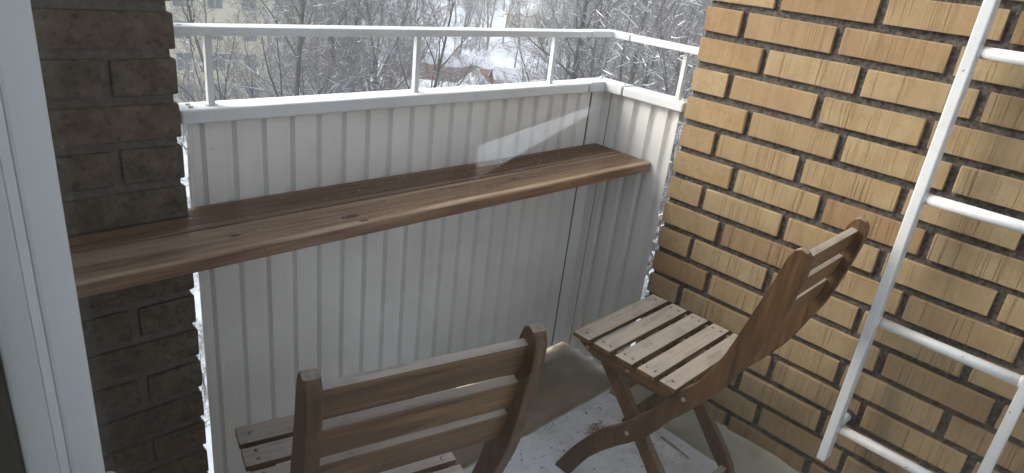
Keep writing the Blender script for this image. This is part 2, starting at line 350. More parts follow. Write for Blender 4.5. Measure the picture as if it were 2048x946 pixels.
# back wall of the room, with a wide opening added for light
wf = MB(); wx0, wx1, wz0, wz1 = -4.9, -1.95, 0.3, 2.4
wf.box((-5.2, -2.1, -0.2), (wx0, -2.0, 2.63)).box((wx1, -2.1, -0.2), (-1.635, -2.0, 2.63))
wf.box((wx0, -2.1, -0.2), (wx1, -2.0, wz0)).box((wx0, -2.1, wz1), (wx1, -2.0, 2.63))
tag(wf.build('room_wall_back', M['room_white']), 'wall of the room with an added opening letting in light', None, None, 'structure')
def mir(px, py, Y): q = on_y(px, py, Y); return Vector((-3.383 - q.x, Y, q.z))
T0, T1, T2 = mir(943, 359, 0.25), mir(951, 288, 0.25), mir(1246, 186, 0.25)  # wedge corners of the added opening, mirrored through the pane
fx0, fx1, fz0, fz1 = T2.x - 0.03, T0.x + 0.02, T0.z - 0.03, T2.z + 0.04
wf = MB()
wf.box((-5.2, 0.25, -0.2), (fx0, 0.395, 2.63)).box((fx1, 0.25, -0.2), (-1.75, 0.395, 2.63))
wf.box((fx0, 0.25, -0.2), (fx1, 0.395, fz0)).box((fx0, 0.25, fz1), (fx1, 0.395, 2.63))
tag(wf.build('room_wall_front', M['plaster']), 'outer wall of the room with an opening added for the mirrored wedge', None, None, 'structure')
# wall between room and balcony (outer face x = -1.635)
fw = MB()
fw.box((-1.90, -0.418, -0.2), (-1.636, 0.284, 2.45))
fw.box((-1.90, -2.0, 2.2), (-1.636, -0.4181, 2.45)).box((-1.90, -2.0, -0.2), (-1.636, -1.95, 2.1999)).box((-1.90, -1.9499, -0.2), (-1.636, -0.4181, 0.06))
tag(MB().box((-1.6359, -0.366, -0.2), (-1.6335, 0.284, 2.45)).box((-1.6359, -2.0, -0.2), (-1.6335, -1.952, 2.45)).build('facade_bounce', M['room_white']), 'unseen white facing added to bounce light onto the parapet', None, None, 'structure')  # white sheet added out of view to bounce light onto the parapet
tag(fw.build('wall_facade', M['reveal']), 'house wall beside the balcony window', None, None, 'structure')

# ------------------------------------------------------------------ brick walls, brick by brick
PITCH_Z = 0.08175; BH = 0.06295; Z0 = 1.347; BP = 0.2512
def brick_mesh(name, L, H, D, seed, mat):
    """one brick, length along local x, front face at local y = 0 facing -y, uneven arrises"""
    r = random.Random(seed); bm = bmesh.new(); bmesh.ops.create_cube(bm, size=1)
    for q in bm.verts: q.co = Vector((q.co.x * L, (q.co.y + 0.5) * D, q.co.z * H))
    bmesh.ops.bevel(bm, geom=bm.edges[:], offset=0.0016, segments=1, affect='EDGES')
    for q in bm.verts: q.co += Vector((r.uniform(-1, 1), r.uniform(-1, 1), r.uniform(-1, 1))) * 0.0011
    me = bpy.data.meshes.new(name); bm.to_mesh(me); bm.free(); me.materials.append(mat); return me
def brick_set(mat, endmat):
    return {'full': [brick_mesh('brick', 0.2325, BH, 0.105, 10 + k, mat) for k in range(6)],
            'half': [brick_mesh('brick', 0.1075, BH, 0.105, 30 + k, endmat) for k in range(4)],
            'threeq': [brick_mesh('brick', 0.1865, BH, 0.105, 40 + k, endmat) for k in range(4)]}
def put_brick(me, parent, mw):
    o = bpy.data.objects.new('brick', me); COL.objects.link(o); o.parent = parent; o.matrix_local = mw; return o
# right wall: local frame  length u -> world -y, front face -> world -x
wall = empty('brick_wall', (0, 0, 0))
tag(wall, 'yellow brick side wall with dark recessed mortar, behind the white ladder', 'wall')
SETY = brick_set(M['brick_x'], M['brick_end'])
def frame_y(u, z):     # centre of brick at distance u from the wall end
    jit = Matrix.Rotation(R.uniform(-0.006, 0.006), 4, 'Y') @ Matrix.Rotation(R.uniform(-0.004, 0.004), 4, 'Z')
    base = Matrix(((0, 1, 0, R.uniform(-0.0015, 0.0015)), (-1, 0, 0, -u + R.uniform(-0.0015, 0.0015)), (0, 0, 1, z + R.uniform(-0.001, 0.001)), (0, 0, 0, 1)))
    return base @ jit
# material striation runs along local x of the brick (object coords)
for k in M: pass
rest = MB()
for k in range(-13, 16):
    z = Z0 - k * PITCH_Z - BH / 2
    odd = k % 2 == 1
    L0, s1 = (0.1075, 0.1256) if odd else (0.1865, 0.2055)
    far = z > 1.72
    items = [(L0 / 2, 'half' if odd else 'threeq', L0)]
    u = s1
    while u < 1.95:
        items.append((u + 0.11625, 'full', 0.2325)); u += BP
    for (uc, kind, L) in items:
        if far or uc > 1.42:
            rest.box((-0.001, -uc - L / 2, z - BH / 2), (0.104, -uc + L / 2, z + BH / 2))
        else:
            put_brick(R.choice(SETY[kind]), wall, frame_y(uc, z))
rb = rest.build('brick_courses', M['brick_y'], wall); rb['kind'] = 'stuff'
mo = MB(); mo.box((0.0100, -1.96, 0.0), (0.118, -0.006, 2.46))
mm = mo.build('mortar', M['mortar'], wall)
# left pier: faces -y, end at x = -1.297
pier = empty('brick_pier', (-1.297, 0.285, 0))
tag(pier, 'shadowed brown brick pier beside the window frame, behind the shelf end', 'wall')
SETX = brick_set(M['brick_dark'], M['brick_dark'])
def frame_x(u, z):
    jit = Matrix.Rotation(R.uniform(-0.006, 0.006), 4, 'Y') @ Matrix.Rotation(R.uniform(-0.004, 0.004), 4, 'Z')
    return Matrix.Translation((-u + R.uniform(-0.002, 0.002), R.uniform(-0.0015, 0.0015), z)) @ jit
prest = MB()
for k in range(-13, 17):
    z = Z0 - k * PITCH_Z - BH / 2 - 0.006
    odd = k % 2 == 1
    items = [(0.1075 / 2, 'half', 0.1075), (0.1256 + 0.11625, 'full', 0.2325)] if odd else [(0.2325 / 2, 'full', 0.2325), (0.2512 + 0.1075 / 2, 'half', 0.1075)]
    for (uc, kind, L) in items:
        if z > 1.72: prest.box((-uc - L / 2, -0.001, z - BH / 2), (-uc + L / 2, 0.104, z + BH / 2))
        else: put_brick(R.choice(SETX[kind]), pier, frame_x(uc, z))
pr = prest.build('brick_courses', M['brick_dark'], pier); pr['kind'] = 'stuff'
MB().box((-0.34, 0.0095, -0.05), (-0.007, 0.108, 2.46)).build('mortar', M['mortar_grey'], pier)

# ------------------------------------------------------------------ railing with sheet parapet
rail = empty('balcony_railing', (-0.6, F, 0))
tag(rail, 'white balcony railing with ribbed sheet parapet and raised top rail', 'railing')
def at_rail(o): o.matrix_parent_inverse = Matrix.Translation((0.6, -F, 0)); return o
def sheet(profile, axis_fn, z0, z1):
    """folded sheet with 1.5 mm thickness from a list of (along, depth) points"""
    mb = MB(); n = len(profile); nz = 2
    vv = []
    for t in (0.0, 0.0016):
        for z in (z0, z1):
            vv += [axis_fn(a, d + t, z) for a, d in profile]
    ff = []
    for i in range(n - 1):
        ff.append((i, i + 1, n + i + 1, n + i)); ff.append((2 * n + i, 3 * n + i, 3 * n + i + 1, 2 * n + i + 1))
        ff.append((i, 2 * n + i, 2 * n + i + 1, i + 1)); ff.append((n + i, n + i + 1, 3 * n + i + 1, 3 * n + i))
    ff.append((0, n, 3 * n, 2 * n)); ff.append((n - 1, 3 * n - 1, 4 * n - 1, 2 * n - 1))
    return mb.add(vv, ff)
def ribbed(a0, a1, ribs, hw=0.0130, dp=0.0125, sl=0.0060):
    pr_ = [(a0, 0.0)]
    for c in ribs: pr_ += [(c - hw, 0.0), (c - hw + sl, dp), (c + hw - sl, dp), (c + hw, 0.0)]
    pr_.append((a1, 0.0)); return pr_
ribs_f = [-1.2515 + 0.0645 * i for i in range(19)]
o = sheet(ribbed(-1.272, -0.0325, ribs_f), lambda a, d, z: (a, F + d, z), 0.004, 0.968).build('front_panel', M['panel'], rail); at_rail(o)
ribs_s = [0.255, 0.190, 0.125, 0.062]
o = sheet(ribbed(0.034, 0.292, sorted(ribs_s)), lambda a, d, z: (X2 + d, a, z), 0.004, 0.968).build('side_panel', M['panel'], rail); at_rail(o)
# corner post sheet
cp = MB(); cp.prism([(-0.0245, F - 0.001), (X2 - 0.001, F - 0.001), (X2 - 0.001, 0.2965), (X2 + 0.012, 0.2965), (X2 + 0.012, F + 0.012), (-0.0245, F + 0.012)], 'z', 0.004, 0.968)
at_rail(cp.build('corner_panel', M['panel'], rail))
at_rail(MB().box((-0.0345, F + 0.0022, 0.004), (-0.0235, F + 0.006, 0.966)).build('joint_backing', M['gap'], rail))
at_rail(MB().box((X2 + 0.003, 0.2905, 0.004), (X2 + 0.006, 0.298, 0.966)).build('joint_backing', M['gap'], rail))
# structural frame behind the sheets
fr = MB()
for z in (0.05, 0.5, 0.93): fr.box((-1.26, F + 0.016, z), (0.07, F + 0.034, z + 0.03))
for z in (0.05, 0.5, 0.93): fr.box((X2 + 0.0165, 0.03, z), (X2 + 0.034, F + 0.0155, z + 0.03))
for x in (-1.22, -0.715, -0.215): fr.box((x - 0.012, F + 0.0345, -0.15), (x + 0.012, F + 0.055, 0.964))
at_rail(fr.build('parapet_frame', M['white_metal'], rail))
# cap rail, in three pieces with dark joints
CI, CO, CB, CT = 0.309, 0.376, 0.9645, 0.9935      # inner y, outer y, bottom, top
at_rail(MB().box((-1.288, CI, CB), (-0.0705, CO, CT), 0.004).build('cap_rail', M['white_metal'], rail))
XI, XO = 0.008, 0.075
at_rail(MB().box((XI, 0.016, CB + 0.0005), (XO, 0.2375, CT + 0.0005), 0.004).build('cap_rail', M['white_metal'], rail))
def L_piece(z0, z1, xi, xo, yi, yo, xa, ya, c=0.003):
    bm = bmesh.new()
    poly = [(xa, yi), (xi, yi), (xi, ya), (xo, ya), (xo, yo), (xa, yo)]
    vs = [bm.verts.new((x, y, z0)) for x, y in poly]; fc = bm.faces.new(vs)
    ex = bmesh.ops.extrude_face_region(bm, geom=[fc]); bmesh.ops.translate(bm, verts=[q for q in ex['geom'] if isinstance(q, bmesh.types.BMVert)], vec=(0, 0, z1 - z0))
    bmesh.ops.recalc_face_normals(bm, faces=bm.faces[:])
    bmesh.ops.bevel(bm, geom=bm.edges[:], offset=c, segments=2, affect='EDGES'); bm.verts.index_update()
    mb = MB().add([q.co.copy() for q in bm.verts], [[q.index for q in f_.verts] for f_ in bm.faces]); bm.free(); return mb
at_rail(L_piece(CB, CT + 0.0012, XI, XO + 0.001, CI, CO + 0.001, -0.0665, 0.2415).build('cap_corner', M['white_metal'], rail))
for a_, b_ in (((-0.072, CI + 0.004, CB + 0.003), (-0.065, CO - 0.004, CT - 0.003)), ((XI + 0.004, 0.236, CB + 0.003), (XO - 0.004, 0.243, CT - 0.003))):
    at_rail(MB().box(a_, b_).build('joint_sleeve', M['gap'], rail))
# top rail
TI, TO, TB, TT = 0.316, 0.366, 1.1315, 1.1485
at_rail(MB().box((-1.30, TI, TB), (-0.0885, TO, TT), 0.003).build('top_rail', M['white_metal'], rail))
at_rail(MB().box((0.015, -0.002, TB + 0.0005), (0.065, 0.2485, TT + 0.0005), 0.003).build('top_rail', M['white_metal'], rail))
at_rail(L_piece(TB, TT + 0.001, 0.015, 0.066, TI, TO + 0.001, -0.0865, 0.2515, 0.0025).build('top_rail_corner', M['white_metal'], rail))
for a_, b_ in (((-0.090, TI + 0.003, TB + 0.002), (-0.085, TO - 0.003, TT - 0.002)), ((0.018, 0.247, TB + 0.002), (0.062, 0.253, TT - 0.002))):
    at_rail(MB().box(a_, b_).build('joint_sleeve', M['gap'], rail))
for (x, y) in ((-1.219, 0.341), (-0.717, 0.341), (-0.222, 0.341), (0.042, 0.058)):
    p_ = MB().box((x - 0.0065, y - 0.0065, CT - 0.002), (x + 0.0065, y + 0.0065, TB + 0.002), 0.001)
    o = at_rail(p_.build('post', M['white_metal'], rail))
    fl = MB().tube([(x, y, CT - 0.001), (x, y, CT + 0.0025)], 0.012, 12)
    fl.build('foot_flange', M['white_metal'], o)
for (x, y) in ((-1.262, 0.33), (-1.26, 0.352), (0.035, 0.030), (0.052, 0.030), (-0.045, 0.345), (0.045, 0.262)):
    at_rail(MB().tube([(x, y, CT - 0.001), (x, y, CT + 0.003)], [0.005, 0.004], 8).build('screw', M['screw'], rail))
at_rail(MB().tube([(0.035, 0.352, CT), (0.035, 0.352, CT + 0.006), (0.035, 0.352, CT + 0.009)], [0.007, 0.007, 0.004], 10).build('bolt_cap', M['white_metal'], rail))
at_rail(MB().tube([(-1.27, 0.335, TT - 0.001), (-1.27, 0.335, TT + 0.0015)], [0.005, 0.004], 8).build('screw', M['screw'], rail))
at_rail(MB().tube([(-1.215, F + 0.001, 0.757), (-1.215, F - 0.003, 0.757)], [0.005, 0.003], 8).build('screw', M['screw'], rail))

# ------------------------------------------------------------------ shelf of two grooved decking boards
shelf = empty('bar_shelf', (-0.8, 0.21, 0.787))
tag(shelf, 'brown grooved decking shelf fixed along the white parapet', 'shelf')
def board_profile(y0, y1, zt, th, front_round):
    """closed cross-section (y,z): grooves on top, rounded edges"""
    pts = []; rr = front_round
    for k in range(5): a = math.pi / 2 * k / 4; pts.append((y0 + rr - rr * math.sin(a) , zt - th + rr - rr * math.cos(a)))
    for k in range(5): a = math.pi / 2 * k / 4; pts.append((y0 + rr - rr * math.cos(a), zt - rr + rr * math.sin(a)))
    a0, a1 = y0 + 0.017, y1 - 0.017; n = 15; w = (a1 - a0) / n
    for i in range(n):
        c = a0 + w * i
        pts += [(c + w * 0.12, zt), (c + w * 0.30, zt - 0.0032), (c + w * 0.62, zt - 0.0032), (c + w * 0.80, zt)]
    for k in range(5): a = math.pi / 2 * k / 4; pts.append((y1 - 0.005 + 0.005 * math.sin(a), zt - 0.005 + 0.005 * math.cos(a)))
    pts.append((y1, zt - th))
    return pts
def board(y0, y1, x0, x1, rr):
    pr_ = board_profile(y0, y1, 0.787, 0.028, rr); n = len(pr_)
    xs = [x0 + (x1 - x0) * i / 24 for i in range(25)]
    vv = []; ff = []
    for i, x in enumerate(xs):
        dz = 0.0008 * math.sin(x * 4.1 + y0 * 30); dy = 0.0007 * math.sin(x * 6.3 + y0 * 11)
        vv += [(x, y + dy, z + dz) for y, z in pr_]
    for i in range(24):
        for k in range(n): k2 = (k + 1) % n; ff.append((i * n + k, i * n + k2, (i + 1) * n + k2, (i + 1) * n + k))
    ff.append(tuple(range(n))); ff.append(tuple(24 * n + k for k in reversed(range(n))))
    return MB().add(vv, ff)
inv = Matrix.Translation((0.8, -0.21, -0.787))
def at_shelf(o): o.matrix_parent_inverse = inv; return o
at_shelf(board(0.0945, 0.2105, -1.634, 0.026, 0.0035).build('front_board', M['deck_front'], shelf))
at_shelf(MB().box((-1.633, 0.0935, 0.7585), (0.0255, 0.0985, 0.7825), 0.0015).build('front_edge', M['deck'], shelf))
at_shelf(board(0.2140, 0.3275, -1.296, 0.026, 0.004).build('back_board', M['deck'], shelf))
nb_ = board(0.2140, 0.2835, -1.634, -1.2962, 0.004)
at_shelf(nb_.build('back_board', M['deck'], shelf))
for x in (-1.15, -0.6, -0.06):      # wooden cleats below, against the parapet
    at_shelf(MB().box((x - 0.02, 0.225, 0.735), (x + 0.02, F - 0.002, 0.7605), 0.002).build('cleat', M['chair_y'], shelf))
# knots in the front board
def knot(px, py, rx, ry):
    c = on_z(px, py, 0.7875); mb = MB(); n = 10
    vv = [(c.x, c.y, 0.7886)] + [(c.x + rx * math.cos(6.283 * k / n) * R.uniform(0.8, 1.2), c.y + ry * math.sin(6.283 * k / n) * R.uniform(0.8, 1.2), 0.7862) for k in range(n)]
    mb.add(vv, [(0, 1 + k, 1 + (k + 1) % n) for k in range(n)])
    at_shelf(mb.build('knot', M['hole'] if False else M['knot'], shelf))
M['knot'] = make_simple('wood knot', lin(44, 27, 17), lin(92, 62, 42), 160, 0.6)
for q in ((700, 432, 0.022, 0.009), (705, 385, 0.016, 0.007), (1028, 357, 0.024, 0.010), (728, 440, 0.013, 0.005), (1185, 318, 0.012, 0.005), (470, 470, 0.012, 0.005)): knot(*q)

# ------------------------------------------------------------------ folding chairs
UPPER = [(.156, 0), (.126, .064), (.091, .124), (.036, .202), (-.02, .256), (-.07, .317), (-.105, .362), (-.152, .437), (-.197, .497), (-.237, .59), (-.267, .699), (-.294, .80), (-.306, .852), (-.314, .870), (-.326, .878)]
LOWER = [(.104, 0), (.082, .045), (.050, .10), (.001, .162), (-.066, .231), (-.109, .282), (-.151, .351), (-.188, .402), (-.228, .463), (-.258, .515), (-.286, .586), (-.315, .66), (-.342, .782), (-.350, .850), (-.340, .873)]
def smooth_line(pts, m_=3):
    out = []
    for i in range(len(pts) - 1):
        p0, p1, p2, p3 = pts[max(i - 1, 0)], pts[i], pts[i + 1], pts[min(i + 2, len(pts) - 1)]
        for k in range(m_):
            t = k / m_
            out.append(tuple(0.5 * ((2 * p1[c]) + (-p0[c] + p2[c]) * t + (2 * p0[c] - 5 * p1[c] + 4 * p2[c] - p3[c]) * t * t + (-p0[c] + 3 * p1[c] - 3 * p2[c] + p3[c]) * t ** 3) for c in (0, 1)))
    out.append(pts[-1]); return out
def plank(up, lo, x0, x1, c=0.0025):
    """curved plank standing in the y-z plane between x0 and x1 with eased edges"""
    U = smooth_line(up); Lw = smooth_line(lo); n = len(U); vv = []; ff = []
    for i in range(n):
        (ay, az), (by, bz) = U[i], Lw[i]; d = Vector((by - ay, bz - az)); ln = d.length; d = d / max(ln, 1e-6) * min(c, ln * 0.3)
        vv += [(x0 + c, ay, az), (x1 - c, ay, az), (x1, ay + d.x, az + d.y), (x1, by - d.x, bz - d.y), (x1 - c, by, bz), (x0 + c, by, bz), (x0, by - d.x, bz - d.y), (x0, ay + d.x, az + d.y)]
    for i in range(n - 1):
        for k in range(8): k2 = (k + 1) % 8; ff.append((i * 8 + k, i * 8 + k2, i * 8 + 8 + k2, i * 8 + 8 + k))
    ff.append(tuple(range(8))); ff.append(tuple((n - 1) * 8 + k for k in reversed(range(8))))
    return MB().add(vv, ff)
SLATS = [(.106, .160), (.040, .092), (-.028, .024), (-.094, -.044), (-.154, -.108)]
def make_chair():
    t = empty('folding_chair')
    for s in (-1, 1):
        x0, x1 = sorted((s * .151, s * .173))
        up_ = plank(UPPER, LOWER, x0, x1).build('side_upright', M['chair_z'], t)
        for (y, z) in ((-.172, .428), (-.048, .248)):
            MB().tube([(s * .1725, y, z), (s * .176, y, z)], [.0062, .0050], 10).build('bolt', M['screw'], up_)
        # inner rear leg, from the seat front down to the floor behind
        a, b = sorted((s * .128, s * .149))
        leg = [(.085, .412), (.03, .352), (-.09, .214), (-.205, .082), (-.272, .0)]
        d = Vector((-.76, -.65)).normalized(); pn = Vector((-d.y, d.x)) * .021
        U_ = [(p_[0] - pn.x, p_[1] - pn.y) for p_ in leg]; L_ = [(p_[0] + pn.x, p_[1] + pn.y) for p_ in leg]
        U_[-1] = (-.246, 0.0); L_[-1] = (-.302, 0.0)
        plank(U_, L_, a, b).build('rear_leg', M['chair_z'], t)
        # seat side rail
        a, b = sorted((s * .104, s * .126)) if False else sorted((s * .150, s * .1725))
        rl_u = [(.152, .437), (.10, .4375), (0, .4375), (-.10, .4375), (-.150, .437)]
        rl_l = [(.140, .424), (.100, .402), (.02, .399), (-.085, .399), (-.128, .408)]
        sr = plank(rl_u, rl_l, a, b).build('seat_rail', M['chair_y'], t)
        for y in (.118, -.012): MB().tube([(s * .172, y, .420), (s * .1755, y, .420)], [.006, .0048], 10).build('bolt', M['screw'], sr)
    # crossbars
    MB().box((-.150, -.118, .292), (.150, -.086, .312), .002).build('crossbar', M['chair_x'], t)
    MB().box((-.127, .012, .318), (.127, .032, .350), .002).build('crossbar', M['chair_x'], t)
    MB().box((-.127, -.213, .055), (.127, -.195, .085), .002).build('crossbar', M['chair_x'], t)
    # seat slats with screw holes
    for i, (a, b) in enumerate(SLATS):
        L_ = .187
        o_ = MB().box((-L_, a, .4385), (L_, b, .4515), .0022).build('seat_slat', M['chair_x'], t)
        mid = (a + b) / 2
        for s in (-1, 1):
            for y in ((mid + .012, mid - .012) if i not in (0, 4) else (mid,)):
                MB().tube([(s * .161, y, .4505), (s * .161, y, .4519)], .0045, 8).build('screw_hole', M['hole'], o_)
                MB().tube([(s * .161 + .001, y - .001, .4515), (s * .161 + .001, y - .001, .4523)], .0028, 8).build('screw', M['screw'], o_)
    # back slats, leaning with the uprights
    for (yc, zc) in ((-.319, .826), (-.306, .757), (-.289, .688)):
        dirv = Vector((-.028, .112)).normalized(); nrm = Vector((dirv.y, -dirv.x))
        hh, th = .0262, .0090
        pl = [(yc + dirv.x * a + nrm.x * b, zc + dirv.y * a + nrm.y * b) for a, b in ((-hh, -th), (-hh, th), (hh - .002, th), (hh, th - .002), (hh, -th + .002), (hh - .002, -th))]
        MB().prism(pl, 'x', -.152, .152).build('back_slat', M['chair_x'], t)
    return t
def copy_tree(o, parent=None):
    c = o.copy(); COL.objects.link(c); c.parent = parent
    for ch in list(o.children): copy_tree(ch, c)
    return c
ch1 = make_chair()
ch2 = copy_tree(ch1)
ch1.location = (-0.305, -0.261, 0.0); ch1.rotation_euler = (0, 0, math.radians(1.4))
tag(ch1, 'brown slatted folding chair standing against the yellow brick wall', 'chair', 'folding chairs on the balcony')
ch2.location = (-1.196, -0.166, 0.0); ch2.rotation_euler = (0, 0, math.radians(-13.6)); ch2.scale = (0.95, 0.95, 1.0)
tag(ch2, 'brown slatted folding chair tucked towards the shelf, away from the brick wall', 'chair', 'folding chairs on the balcony')

# ------------------------------------------------------------------ wall ladder
lad = empty('wall_ladder', (-0.08, -0.81, 0.22))
tag(lad, 'white steel ladder fixed to the yellow brick wall', 'ladder')
inv_l = Matrix.Translation((0.08, 0.81, -0.22))
def at_lad(o): o.matrix_parent_inverse = inv_l; return o
for y in (-0.668, -0.982):
    at_lad(MB().box((-0.098, y - 0.011, 0.215), (-0.058, y + 0.011, 2.449), 0.003).build('stile', M['ladder'], lad))
for i in range(7):
    z = 0.318 + i * 0.3148
    rg = MB().tube([(-0.078, -0.670, z), (-0.078, -0.980, z)], 0.0125, 16)
    o = at_lad(rg.build('rung', M['ladder'], lad, True))
    w_ = MB()
    for (yy, sg) in ((-0.6795, -1), (-0.9705, 1)):
        w_.tube([(-0.078, yy, z), (-0.078, yy + sg * 0.004, z)], [0.0155, 0.0125], 12, False)
    w_.build('weld', M['ladder'], o, True)
for y in (-0.668, -0.982):
    for z in (0.318, 1.90):
        o = at_lad(MB().tube([(-0.066, y - 0.004, z + 0.006), (0.02, y - 0.004, z - 0.004)], 0.011, 12).build('wall_anchor', M['ladder'], lad, True))
        q = MB().tube([(-0.006, y - 0.004, z - 0.001), (0.003, y - 0.004, z - 0.001)], [0.020, 0.023], 12).build('anchor_hole', M['gap'], o)

# ------------------------------------------------------------------ balcony window (glass the picture is taken through)
win = empty('balcony_window', (-1.66, -0.9, 0.06))
tag(win, 'white framed balcony window with its clear glass pane', 'window')
inv_w = Matrix.Translation((1.66, 0.9, -0.06))
def at_win(o): o.matrix_parent_inverse = inv_w; return o
YF = -0.4263
at_win(MB().box((-1.688, YF, 0.06), (-1.6640, YF + 0.055, 2.2), 0.0025).build('frame_post', M['frame'], win))
at_win(MB().box((-1.6639, YF + 0.002, 0.06), (-1.6563, YF + 0.055, 2.2), 0.001).build('gasket', M['gasket'], win))
at_win(MB().box((-1.6562, YF, 0.06), (-1.6290, YF + 0.055, 2.2), 0.003).build('frame_post', M['frame'], win))
at_win(MB().box((-1.688, -1.95, 0.06), (-1.629, -1.90, 2.2), 0.002).build('frame_post', M['frame'], win))
at_win(MB().box((-1.6875, -1.8999, 0.061), (-1.6295, YF - 0.0002, 0.12), 0.002).build('frame_rail', M['frame'], win))
at_win(MB().box((-1.6875, -1.8999, 2.14), (-1.6295, YF - 0.0002, 2.199), 0.002).build('frame_rail', M['frame'], win))
at_win(MB().box((-1.6935, -1.949, 0.062), (-1.6895, -0.4185, 2.198)).build('pane', M['glass'], win))
hp = on_x(204, 925, -1.622)
o = MB().tube([(-1.6245, YF + 0.012, hp.z - 0.03), (-1.6245, YF + 0.012, hp.z + 0.010), (-1.6245, YF + 0.012, hp.z + 0.016)], [0.0085, 0.0085, 0.004], 12).build('hinge', M['white_metal'], win, True); at_win(o)

# unseen wide window, added to light the room and frame
rw = empty('added_room_window', ((wx0 + wx1) / 2, -2.05, wz0))
tag(rw, 'plain wide window added behind the camera to light the room', 'window')
inv_r = Matrix.Translation((-(wx0 + wx1) / 2, 2.05, -wz0))
for (a, b) in (((wx0, -2.08, wz0), (wx0 + 0.06, -2.02, wz1)), ((wx1 - 0.06, -2.08, wz0), (wx1, -2.02, wz1)), ((wx0 + 0.0601, -2.079, wz0), (wx1 - 0.0601, -2.021, wz0 + 0.06)), ((wx0 + 0.0601, -2.079, wz1 - 0.06), (wx1 - 0.0601, -2.021, wz1))):
    o = MB().box(a, b).build('frame_bar', M['frame'], rw); o.matrix_parent_inverse = inv_r
o = MB().box((wx0 + 0.05, -2.052, wz0 + 0.05), (wx1 - 0.05, -2.048, wz1 - 0.05)).build('pane', M['glass'], rw); o.matrix_parent_inverse = inv_r
# added window and dark cloth, shaped so the pane mirrors a pale wedge
fwn = empty('added_room_window', ((fx0 + fx1) / 2, 0.33, fz0)); tag(fwn, 'small low window added so the pane mirrors a pale wedge', 'window')
o = MB().box((fx0 + 0.001, 0.320, fz0 + 0.001), (fx1 - 0.001, 0.324, fz1 - 0.001)).build('pane', M['glass'], fwn); o.matrix_parent_inverse = Matrix.Translation((-(fx0 + fx1) / 2, -0.33, -fz0))
cu = empty('mask', (fx1, 0.23, fz0)); tag(cu, 'dark curtain added to cut the wedge of daylight mirrored in the pane', 'mask')
inv_c = Matrix.Translation((-fx1, -0.23, -fz0))
for poly in ([(T1.x + 0.08, T1.z), (T1.x, T1.z), (T2.x, T2.z), (fx0 - 0.06, T2.z), (fx0 - 0.06, fz1 + 0.08), (T1.x + 0.08, fz1 + 0.08)],
             [(T1.x + 0.08, fz0 - 0.06), (fx0 - 0.06, fz0 - 0.06), (fx0 - 0.06, T2.z - 0.001), (T2.x, T2.z - 0.001), (T0.x, T0.z), (T1.x, T1.z - 0.001), (T1.x + 0.08, T1.z - 0.001)]):
    o = MB().prism(poly, 'y', 0.236, 0.241).build('mask_panel', M['mask'], cu); o.matrix_parent_inverse = inv_c

# ------------------------------------------------------------------ far buildings
def polar(phi, d): a = math.radians(phi); return Vector((CAM.x + d * math.sin(a), CAM.y + d * math.cos(a), 0))
def house(name, label, cat, phi, d, rz, w, dp, h_wall, h_roof, roof_mat, wall_mat, wins, snow_cover=0.0, chimney=True):
    c = polar(phi, d); t = empty(name, (c.x, c.y, GZ - 0.3), math.radians(rz)); tag(t, label, cat)
    MB().box((-w / 2, -dp / 2, 0), (w / 2, dp / 2, h_wall)).build('wall', wall_mat, t)
    ov = 0.5
    pr_ = [(-dp / 2 - ov, h_wall - ov * h_roof / (dp / 2)), (0, h_wall + h_roof), (dp / 2 + ov, h_wall - ov * h_roof / (dp / 2)), (dp / 2 + ov, h_wall - ov * h_roof / (dp / 2) + 0.25), (0, h_wall + h_roof + 0.28), (-dp / 2 - ov, h_wall - ov * h_roof / (dp / 2) + 0.25)]
    rf = MB().prism(pr_, 'x', -w / 2 - ov, w / 2 + ov).build('roof', roof_mat, t)
    # gable infill
    MB().prism([(-dp / 2, h_wall - 0.01), (dp / 2, h_wall - 0.01), (0, h_wall + h_roof - 0.02)], 'x', -w / 2 + 0.02, w / 2 - 0.02).build('gable', wall_mat, t)
    if snow_cover > 0:
        for s in (-1, 1):
            v0 = Vector((0, h_wall + h_roof + 0.29)); v1 = Vector((s * (dp / 2 + ov), h_wall - ov * h_roof / (dp / 2) + 0.26))
            n = 14; pl = []; lo = snow_cover if s < 0 else 1.0
            mb = MB(); vv = []; ff = []
            for i in range(n + 1):
                x = -w / 2 - ov + (w + 2 * ov) * i / n; e = min(1.0, lo * R.uniform(0.8, 1.15))
                a = v0; b = v0 + (v1 - v0) * e
                vv += [(x, a.x, a.y), (x, b.x, b.y), (x, b.x, b.y + 0.10), (x, a.x, a.y + 0.16)]
            for i in range(n):
                for k in range(4): k2 = (k + 1) % 4; ff.append((i * 4 + k, i * 4 + k2, i * 4 + 4 + k2, i * 4 + 4 + k))
            ff.append((0, 1, 2, 3)); ff.append((n * 4 + 3, n * 4 + 2, n * 4 + 1, n * 4))
            mb.add(vv, ff).build('roof_snow', M['branch_snow'], rf)
    if chimney: MB().box((w * 0.15, -0.4, h_wall + h_roof * 0.5), (w * 0.15 + 0.8, 0.4, h_wall + h_roof + 1.0)).build('chimney', wall_mat, rf)
    for (x, z) in wins:
        o = MB().box((x - 0.6, -dp / 2 - 0.05, z), (x + 0.6, -dp / 2 + 0.02, z + 1.3)).build('window', M['win_frame'], t)
        MB().box((x - 0.5, -dp / 2 - 0.08, z + 0.1), (x + 0.5, -dp / 2 - 0.051, z + 1.2)).build('pane', M['win_dark'], o)
    return t
